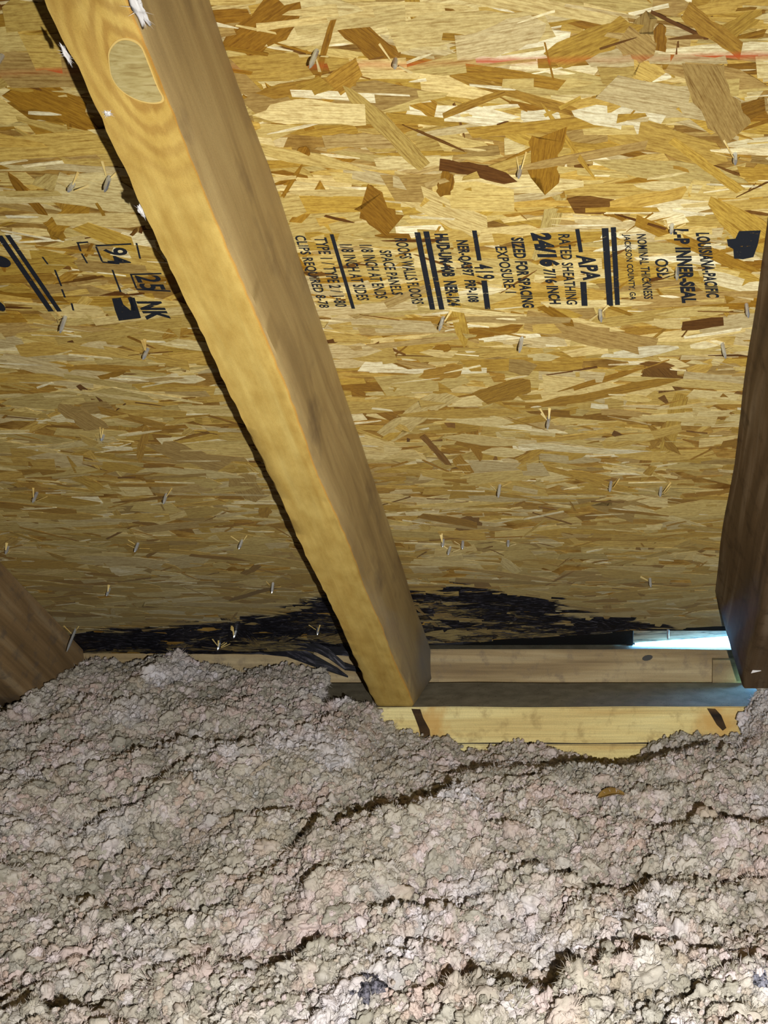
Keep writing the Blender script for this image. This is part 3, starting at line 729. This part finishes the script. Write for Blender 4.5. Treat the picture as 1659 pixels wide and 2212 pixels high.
# ------------------------------------------------------------------ plates and blocking
pl = box_mesh('top_plate', XL, XR, PF, PR, PT - 1.5, PT, [M_PLATE, M_DUSTY], seg=160, jitter=0.035, bev=0.04, origin=(0, PF, PT - 1.5))
tag(pl, 'upper pine wall plate with dusty top and bright sawn front face', 'beam', 'doubled wall plate')
p2 = box_mesh('top_plate', XL, XR, PF + 0.03, PR, PT - 3.0, PT - 1.57, [M_PLATE, M_DUSTY], seg=100, jitter=0.03, bev=0.04, origin=(0, PF, PT - 3.0))
tag(p2, 'lower pine wall plate, a thin strip showing just above the insulation dip', 'beam', 'doubled wall plate')
def patch_front(name, pix, mat, parent, Y=PF, th=0.03):
    V = []
    for dy in (-th, 0.1):
        for (x, y) in pix:
            r = ray(x, y); k = Y / r[1]; p = r * k; V.append(W(p[0], p[1] + dy, p[2]))
    n = len(pix); Fs = [tuple(range(n))] + [(i, n + i, n + (i + 1) % n, (i + 1) % n) for i in range(n)]
    return mesh_obj(name, V, Fs, mat, parent, Matrix.Identity(4))
M_BARK = lumber_mat('dark_bark', (34, 24, 16), (74, 54, 32), (120, 96, 56), axis=0, freq=500, long=400)
M_HONEY = lumber_mat('honey_grain', (190, 132, 58), (214, 164, 86), (226, 184, 108), axis=0, freq=380, long=30)
patch_front('bark_pocket', [(889, 1531), (908, 1532), (914, 1550), (928, 1576), (932, 1604), (912, 1604), (905, 1572), (896, 1548)], M_BARK, pl, th=0.03)
patch_front('bark_pocket', [(1527, 1530), (1545, 1531), (1558, 1545), (1569, 1572), (1561, 1578), (1548, 1565), (1538, 1548)], M_BARK, pl, th=0.03)
BY = 43.35; BT = ratio(1403) * BY
bl = box_mesh('blocking_board', -60, 5.4, BY, BY + 0.9, -ZC, BT, [M_BLOCK, M_DUSTY], seg=120, jitter=0.03, bev=0.03, origin=(0, BY, -ZC))
tag(bl, 'grey weathered board standing behind the wall plate below the roof edge', 'board')
b2 = box_mesh('blocking_end', 3.92, 5.6, BY - 0.42, BY - 0.03, PT - 0.4, ratio(1421) * BY, M_BLOCK, seg=4, jitter=0.02, bev=0.03)
tag(b2, 'short grey board offcut beside the right rafter end', 'board')
M_KD = NT('dark_knot').fin(lin((74, 72, 70)), 0.7, 0.2)
patch_front('dark_knot', [(1387 + 11.5 + 11.5 * math.cos(t), 1421 + 6 * math.sin(t) - 2 * math.cos(t)) for t in np.linspace(0, 5.9, 12)], M_KD, bl, Y=BY, th=0.02)
# strip of sheathing at the very eave, lit from outside on the right; black felt strip beside it
def slab(name, pts, mat, th=0.3, lab=None, cat=None, kind=None):
    lo = [W(*p) for p in pts]; hi = [W(p[0], p[1], p[2] + th) for p in pts]; n = len(pts)
    Fs = [tuple(range(n)), tuple(reversed(range(n, 2 * n)))] + [(i, n + i, n + (i + 1) % n, (i + 1) % n) for i in range(n)]
    o = mesh_obj(name, lo + hi, Fs, mat); 
    if lab: tag(o, lab, cat, kind=kind)
    return o
zo = lambda Y: (HO - Y * sth) / cth
def xat(px, Y, row): return (px - PX) / F * (Y * cph - ratio(row) * Y * sph)
YE = 43.9
xa, xb = xat(1368, YE, 1380), xat(1720, YE, 1360)
def strip_mat():
    n = NT('eave_strip_wood'); a = n.noise(n.obj((25, 160, 60)), 1.0, 5, 0.7, 0.8)
    n.bump(a, 0.6, 0.001)
    return n.fin(n.ramp(a, [(0.36, lin((60, 52, 44))), (0.5, lin((176, 160, 130))), (0.7, lin((220, 208, 180)))]), 0.6, 0.3)
es = slab('eave_strip', [(xa, 41.3, zo(41.3) + 0.55), (xb, 41.3, zo(41.3) + 0.55), (xb, YE, ratio(1364) * YE), (xa, YE, ratio(1389) * YE)], strip_mat(), 0.35,
     'narrow roof edge strip beside the right rafter lit blue white by daylight', 'board')
fs_ = slab('felt_strip', [(-60, 41.3, zo(41.3) + 0.5), (xa - 0.03, 41.3, zo(41.3) + 0.5), (xa - 0.03, YE, ratio(1392) * YE), (-60, YE, ratio(1398) * YE)], M_FELT, 0.4,
     'black roofing felt strip in the gap under the roof edge', 'felt')
f1 = box_mesh('trim_1', XL, xa + 0.1, 46, 47, -ZC, -6, M_FELT); tag(f1, 'fascia board closing the eave', kind='structure')
f2 = box_mesh('trim_2', xb - 0.05, XR, 44.2, 45.2, -ZC, -6, M_FELT); tag(f2, 'fascia board closing the eave right of the daylight gap', kind='structure')
f3 = slab('trim_3', [(XL, 41.6, -9.5), (xa + 0.1, 41.6, -9.5), (xa + 0.1, 46.5, -9.3), (XL, 46.5, -9.3)], M_FELT, 0.3); tag(f3, 'unseen roof edge overhang extended to seal out daylight', kind='structure')  # overhang pulled forward to keep daylight out above the felt
f4 = box_mesh('trim_light_stop', xa - 0.35, xa - 0.02, 44.3, 45.95, -ZC, -9.6, M_FELT); tag(f4, 'added light stop in the hollow behind the blocking board', kind='structure')  # invented divider, unseen, stops daylight running along the hollow
f5 = box_mesh('trim_felt_light_stop', xa - 0.30, xa - 0.02, 43.97, 44.28, BT + 0.03, -9.6, M_FELT); tag(f5, 'felt end piece added as a light stop at the left end of the daylight gap', kind='structure')  # added to block sideways daylight, also forms the dark felt end
f6 = box_mesh('trim_6', XL, xa, 43.01, 46.9, -ZC - 0.5, -ZC - 0.01, M_DRY); tag(f6, 'added soffit board blocking daylight from below the eave', kind='structure')  # unseen piece added to stop daylight rising into the hollow
f7 = box_mesh('trim_7', xa + 0.01, XR, 43.01, 44.2, -ZC - 0.5, -ZC - 0.01, M_DRY); tag(f7, 'soffit board under the blocking beside the daylight gap', kind='structure')
gr_ = box_mesh('ground', -400, 300, 60, 900, -126, -120, M_CONC); tag(gr_, 'pale sunlit ground outside seen through the eave gap', kind='structure')
# nail in the strip and the white fleck
def fleck(x, y, Y, pts, mat, name, lab, cat):
    V = []
    for dy in (-0.03, 0.0):
        for (a, b) in pts:
            r = ray(x + a, y + b); p = r * (Y / r[1]); V.append(W(p[0], p[1] + dy, p[2]))
    n = len(pts); Fs = [tuple(range(n)), tuple(reversed(range(n, 2 * n)))] + [(i, n + i, n + (i + 1) % n, (i + 1) % n) for i in range(n)]
    o = mesh_obj(name, V, Fs, mat); tag(o, lab, cat); return o
zf = None
pt = roofpt(5.0, *(on_plane(1631, 1449, HB)[1],) , HB)
r_ = ray(1631, 1449); kk = HB / (r_[1] * sth + r_[2] * cth)
fleck(1631, 1449, (r_ * kk)[1], [(-9, 5), (-2, -8), (12, -3), (13, 0)], M_LINT, 'paint_fleck', 'small white triangular fleck on the underside of the right rafter', 'fleck')
pn = ray(1443, 1358); ynn = 42.3
V, Fs = [], []
for (dz, rr) in ((0.15, 0.06), (-0.1, 0.06), (-0.42, 0.045), (-0.5, 0.0)):
    for k in range(8):
        a = k * math.pi / 4; q = pn * (ynn / pn[1]); V.append(W(q[0] + rr * math.cos(a), ynn + rr * math.sin(a), q[2] + dz))
for q in range(3):
    for k in range(8): Fs.append((q * 8 + k, q * 8 + (k + 1) % 8, q * 8 + 8 + (k + 1) % 8, q * 8 + 8 + k))
mesh_obj('nail_tip', V, Fs, M_STEEL, es, Matrix.Identity(4))

# ------------------------------------------------------------------ loose-fill insulation
def vnoise(x, y, sd):
    r = np.random.default_rng(sd); T = r.random((256, 256)); xi = np.floor(x).astype(int); yi = np.floor(y).astype(int)
    fx = x - xi; fy = y - yi; fx = fx * fx * (3 - 2 * fx); fy = fy * fy * (3 - 2 * fy)
    g = lambda a, b: T[a & 255, b & 255]
    return (g(xi, yi) * (1 - fx) + g(xi + 1, yi) * fx) * (1 - fy) + (g(xi, yi + 1) * (1 - fx) + g(xi + 1, yi + 1) * fx) * fy - 0.5
def fbm(x, y, sd, o=4):
    s = 0; a = 1
    for k in range(o): s = s + a * vnoise(x * 2 ** k, y * 2 ** k, sd + k); a *= 0.5
    return s
x0, x1, y0, y1, st_ = -34.0, 14.0, 13.0, 42.95, 0.14
gx = np.arange(x0, x1, st_); gy = np.arange(y0, y1, st_); X, Y = np.meshgrid(gx, gy)
Z = np.full_like(X, -13.0) + 1.3 * fbm(X / 7 + 3, Y / 5 + 9, 5, 3) + 1.0 * fbm(X / 2.8, Y / 2.3, 20, 2) + 0.45 * fbm(X / 1.1, Y / 0.9, 40, 2)
nz = 0.25 * fbm(X / 1.4, Y / 3, 60, 3)
zc0 = 38.6
rowR = np.interp(PX + F * X / 39.3, [700, 800, 830, 900, 960, 1030, 1060, 1110, 1180, 1240, 1300, 1370, 1420, 1480, 1550, 1600, 1618, 1640, 1700, 1900],
                 [1520, 1536, 1580, 1600, 1606, 1642, 1624, 1616, 1622, 1648, 1664, 1656, 1616, 1594, 1606, 1604, 1570, 1525, 1500, 1490])
tt = (rowR - PY) / F; ratR = -(sph + tt * cph) / (cph - tt * sph); Zr = ratR * 38.7
rowL = np.interp(PX + F * X / 43.2, [-400, 0, 90, 160, 200, 290, 340, 380, 410, 470, 540, 560, 620, 660, 720, 735],
                 [1440, 1458, 1466, 1444, 1436, 1442, 1432, 1420, 1440, 1452, 1462, 1450, 1444, 1462, 1456, 1470])
tt = (rowL - PY) / F; ratL = -(sph + tt * cph) / (cph - tt * sph); Zl = ratL * 42.6
isL = np.clip((-9.9 + 0.15 * nz - X) / 2.2, 0, 1)                    # left of the middle rafter
xl_split = np.interp(Y, [38, 39, 42.9], [-10.2, -11.2, -12.3])
sm = lambda t: t * t * (3 - 2 * t)
aR = sm(np.clip((Y - 31) / 6.5, 0, 1)); aL = sm(np.clip((Y - 33) / 8, 0, 1))
isL = np.clip((xl_split - X) / 1.6, 0, 1); isL = sm(isL)
ZR = Z * (1 - aR) + (Zr + 0.25 * nz) * aR; ZL = Z * (1 - aL) + (Zl - 0.08 + 0.2 * nz) * aL
Zt = ZR * (1 - isL) + ZL * isL
# right side pile over the plate end
isRt = sm(np.clip((X - 4.7) / 1.0, 0, 1)); Zt = Zt + isRt * np.clip((Y - 36) / 3, 0, 1) * 0.55
over = (Y > PF - 0.25) & (isL < 0.55) & (isRt < 0.9)
Zt = np.where(over, np.minimum(Zt, PT - 1.9 - (Y - PF) * 0.3), Zt)
# ridges that throw shadow bands: mounds with a steep far side
pxg, pyg = proj(X, Y, np.full_like(X, -13.0))
ridges = [([(690, 1850), (740, 1812), (850, 1806), (960, 1778), (990, 1760)], 1.15, 110), ([(350, 1745), (400, 1712), (480, 1690)], 0.55, 80), ([(0, 1612), (60, 1560), (150, 1530)], 0.7, 70),
  ([(0, 1922), (100, 1925), (200, 1948)], 0.6, 90), ([(420, 1580), (500, 1552), (640, 1520)], 0.45, 60), ([(1240, 2180), (1320, 2150), (1400, 2148)], 0.7, 90), ([(1530, 1626), (1600, 1618), (1659, 1608)], 0.45, 40),
  ([(1040, 1790), (1080, 1810), (1120, 1800)], 0.4, 60), ([(1090, 1870), (1180, 1878), (1280, 1915)], 0.5, 80), ([(1400, 1950), (1480, 1930), (1659, 1900)], 0.5, 90), ([(640, 1960), (700, 1945), (760, 1932)], 0.4, 60),
  ([(340, 2120), (420, 2090), (520, 2060)], 0.5, 80), ([(1120, 1720), (1160, 1715), (1230, 1745)], 0.4, 60), ([(100, 1620), (200, 1600), (260, 1606)], 0.4, 50), ([(0, 1780), (120, 1790)], 0.5, 70)]
dZ = np.zeros_like(Z)
for pts, hgt, wid in ridges:
    xs = [p[0] for p in pts]; ys = [p[1] for p in pts]
    yl = np.interp(pxg, xs, ys) + 14 * fbm(pxg / 35, pyg * 0 + xs[0], 77, 2); side = np.exp(-(np.clip(xs[0] - pxg, 0, None) + np.clip(pxg - xs[-1], 0, None)) ** 2 / (2 * 28.0 ** 2))
    d = pyg - yl
    dZ += 0.7 * hgt * side * np.where(d > 0, np.exp(-(d / wid) ** 2), np.exp(-(d / 3.0) ** 2))
    dZ -= 0.15 * hgt * side * np.where(d < 0, np.exp(-(d / 26.0) ** 2) * (1 - np.exp(-(d / 4.0) ** 2)), 0)
Zt = Zt + dZ * np.clip((PF - 0.6 - Y) / 1.0, 0, 1)
ny, nx = X.shape
Vn = np.stack([X.ravel() * IN, Y.ravel() * IN, (Zt.ravel() + ZC) * IN], 1)
keep = (~over).ravel() | True
idx = np.arange(ny * nx).reshape(ny, nx)
q = np.stack([idx[:-1, :-1], idx[:-1, 1:], idx[1:, 1:], idx[1:, :-1]], -1).reshape(-1, 4)
ov = (over | ((np.abs(X + 24.41) < 0.8) & (Y > 37.6))).ravel(); q = q[~ov[q].any(1)]
dens = np.where(over | ((np.abs(X + 24.41) < 0.7) & (Y > 38)) | (Y > 42.7), 0.0, 1.0).ravel()
ins = mesh_obj('loose_insulation', Vn, [tuple(f) for f in q.tolist()], M_INS, smooth=True, attrs={'dens': dens})
tag(ins, 'blown-in fibreglass insulation, lumpy pinkish grey fluff covering the attic floor', 'insulation', kind='stuff')
# clump shapes for the geometry-nodes scatter
variants = []
for k in range(7):
    bm = bmesh.new(); bmesh.ops.create_icosphere(bm, subdivisions=4, radius=1)
    st3 = Vector((random.uniform(.8, 1.25), random.uniform(.8, 1.25), random.uniform(.65, .95)))
    for v in bm.verts:
        c = v.co.copy(); o_ = Vector((k * 13.7, 0, 0))
        m = 0.82 + 0.50 * mnoise.noise(c * 1.1 + o_) + 0.30 * mnoise.noise(c * 2.6 + o_) + 0.16 * mnoise.noise(c * 6.5 + o_) + 0.10 * mnoise.noise(c * 15 + o_)
        v.co = Vector((c.x * m * st3.x, c.y * m * st3.y, c.z * m * st3.z))
    rr = random.Random(k)
    for j in range(110):
        d = Vector((rr.gauss(0, 1), rr.gauss(0, 1), rr.gauss(0, 1))).normalized(); t = d.cross(Vector((rr.gauss(0, 1), rr.gauss(0, 1), rr.gauss(0, 1)))).normalized()
        p = d * 0.72; w_ = 0.016; l = rr.uniform(0.3, 0.7); b1 = d * l * 0.55 + t * rr.uniform(.05, .3); b2 = d * l + t * rr.uniform(.1, .6)
        sdv = d.cross(t) * w_
        a = [bm.verts.new(p + sdv), bm.verts.new(p - sdv), bm.verts.new(p + b1 - sdv), bm.verts.new(p + b1 + sdv), bm.verts.new(p + b2)]
        bm.faces.new((a[0], a[1], a[2], a[3])); bm.faces.new((a[3], a[2], a[4]))
    me = bpy.data.meshes.new('clump_shape'); bm.to_mesh(me); bm.free(); me.shade_smooth(); me.materials.append(M_INS)
    variants.append(bpy.data.objects.new('clump_shape', me))
ng = bpy.data.node_groups.new('fluff', 'GeometryNodeTree')
ng.interface.new_socket('Geometry', in_out='INPUT', socket_type='NodeSocketGeometry'); ng.interface.new_socket('Geometry', in_out='OUTPUT', socket_type='NodeSocketGeometry')
N = ng.nodes; Lk = ng.links.new
gi = N.new('NodeGroupInput'); go = N.new('NodeGroupOutput')
def rv(kind, lo, hi, sd):
    n = N.new('FunctionNodeRandomValue'); n.data_type = kind
    if kind == 'FLOAT_VECTOR': n.inputs[0].default_value = lo; n.inputs[1].default_value = hi; o = n.outputs[0]
    else: n.inputs[2].default_value = lo; n.inputs[3].default_value = hi; o = n.outputs[1]
    n.inputs['Seed'].default_value = sd; return o
g2 = N.new('GeometryNodeGeometryToInstance')
for v_ in variants:
    oi = N.new('GeometryNodeObjectInfo'); oi.inputs['Object'].default_value = v_; Lk(oi.outputs['Geometry'], g2.inputs[0])
jn = N.new('GeometryNodeJoinGeometry'); Lk(gi.outputs[0], jn.inputs[0])
for (d_, lo, hi, sd_) in ((9000.0, 0.18, 0.42, 1), (30000.0, 0.06, 0.20, 9), (52000.0, 0.035, 0.085, 19)):
    dp = N.new('GeometryNodeDistributePointsOnFaces'); dp.inputs['Seed'].default_value = sd_
    at = N.new('GeometryNodeInputNamedAttribute'); at.data_type = 'FLOAT'; at.inputs[0].default_value = 'dens'
    mu = N.new('ShaderNodeMath'); mu.operation = 'MULTIPLY'; mu.inputs[1].default_value = d_
    Lk(at.outputs[0], mu.inputs[0]); Lk(gi.outputs[0], dp.inputs['Mesh']); Lk(mu.outputs[0], dp.inputs['Density'])
    ip = N.new('GeometryNodeInstanceOnPoints'); ip.inputs['Pick Instance'].default_value = True
    Lk(dp.outputs[0], ip.inputs['Points']); Lk(g2.outputs[0], ip.inputs['Instance'])
    Lk(rv('FLOAT_VECTOR', (0, 0, 0), (6.28, 6.28, 6.28), sd_ + 1), ip.inputs['Rotation'])
    Lk(rv('FLOAT', lo * IN, hi * IN, sd_ + 2), ip.inputs['Scale'])
    sp = N.new('GeometryNodeSetPosition'); 
    Lk(dp.outputs[0], sp.inputs[0]); Lk(rv('FLOAT_VECTOR', (0, 0, -0.12 * IN), (0, 0, (0.10 if sd_ == 1 else 0.32 if sd_ == 9 else 0.38) * IN), sd_ + 3), sp.inputs['Offset'])
    Lk(sp.outputs[0], ip.inputs['Points'])
    Lk(ip.outputs[0], jn.inputs[0])
Lk(jn.outputs[0], go.inputs[0])
md = ins.modifiers.new('fluff', 'NODES'); md.node_group = ng
# dry leaf and dark tuft lying in the insulation
def ground_at(px, py):
    i = np.argmin((pxx - px) ** 2 + (pyy - py) ** 2); return X.ravel()[i], Y.ravel()[i], Zt.ravel()[i]
pxx, pyy = proj(X.ravel(), Y.ravel(), Zt.ravel() + 0.25)
def leaf(px, py, size, yaw, lab):
    x, y, z = ground_at(px, py); V, Fs = [], []
    n = 9
    for i in range(n):
        t = i / (n - 1); wd_ = math.sin(math.pi * t ** 0.8) * 0.32 * size
        for k, s in enumerate((-1, 0, 1)):
            cx_ = (t - 0.5) * size; cy = s * wd_; cz = 0.10 * size * (1 - abs(s)) * -1 + 0.18 * size * math.sin(t * 3)
            V.append(((cx_ * math.cos(yaw) - cy * math.sin(yaw)) * IN, (cx_ * math.sin(yaw) + cy * math.cos(yaw)) * IN, (cz + 0.3) * IN))
    for i in range(n - 1):
        for k in (0, 1): a = i * 3 + k; Fs.append((a, a + 1, a + 4, a + 3))
    me_o = mesh_obj('dry_leaf', V, Fs, M_LEAF); me_o.location = W(x, y, z)
    so_ = me_o.modifiers.new('thick', 'SOLIDIFY'); so_.thickness = 0.0004
    tag(me_o, lab, 'leaf'); return me_o
M_LEAF = lumber_mat('dry_leaf', (96, 70, 34), (142, 112, 58), (176, 144, 84), axis=0, freq=200, long=60)
leaf(1325, 1728, 1.0, 0.2, 'curled brown dry leaf half sunk in the insulation right of centre')
def tuft(px, py, size, col, lab, sd):
    x, y, z = ground_at(px, py); me = variants[sd].data.copy(); me.materials.clear()
    m_ = NT('dark_fluff'); m_.bump(m_.noise(m_.obj((1, 1, 1)), 500, 3), 0.5, 0.001); me.materials.append(m_.fin(m_.ramp(m_.noise(m_.obj((1, 1, 1)), 3.2, 5, 0.7), [(0.4, lin(tuple(c * 0.5 for c in col))), (0.62, lin(tuple(min(255, c * 2.7) for c in col)))]), 0.95, 0.05))
    o = bpy.data.objects.new('fluff_clump', me); C.objects.link(o); o.location = W(x, y, z + 0.2); o.scale = (size * IN,) * 3; tag(o, lab, 'fluff'); return o
tuft(790, 2130, 0.36, (50, 49, 54), 'dark blue grey clump of fluff near the bottom of the picture', 2)
tuft(1640, 2105, 0.28, (60, 60, 66), 'small dark clump of fluff at the lower right edge', 4)
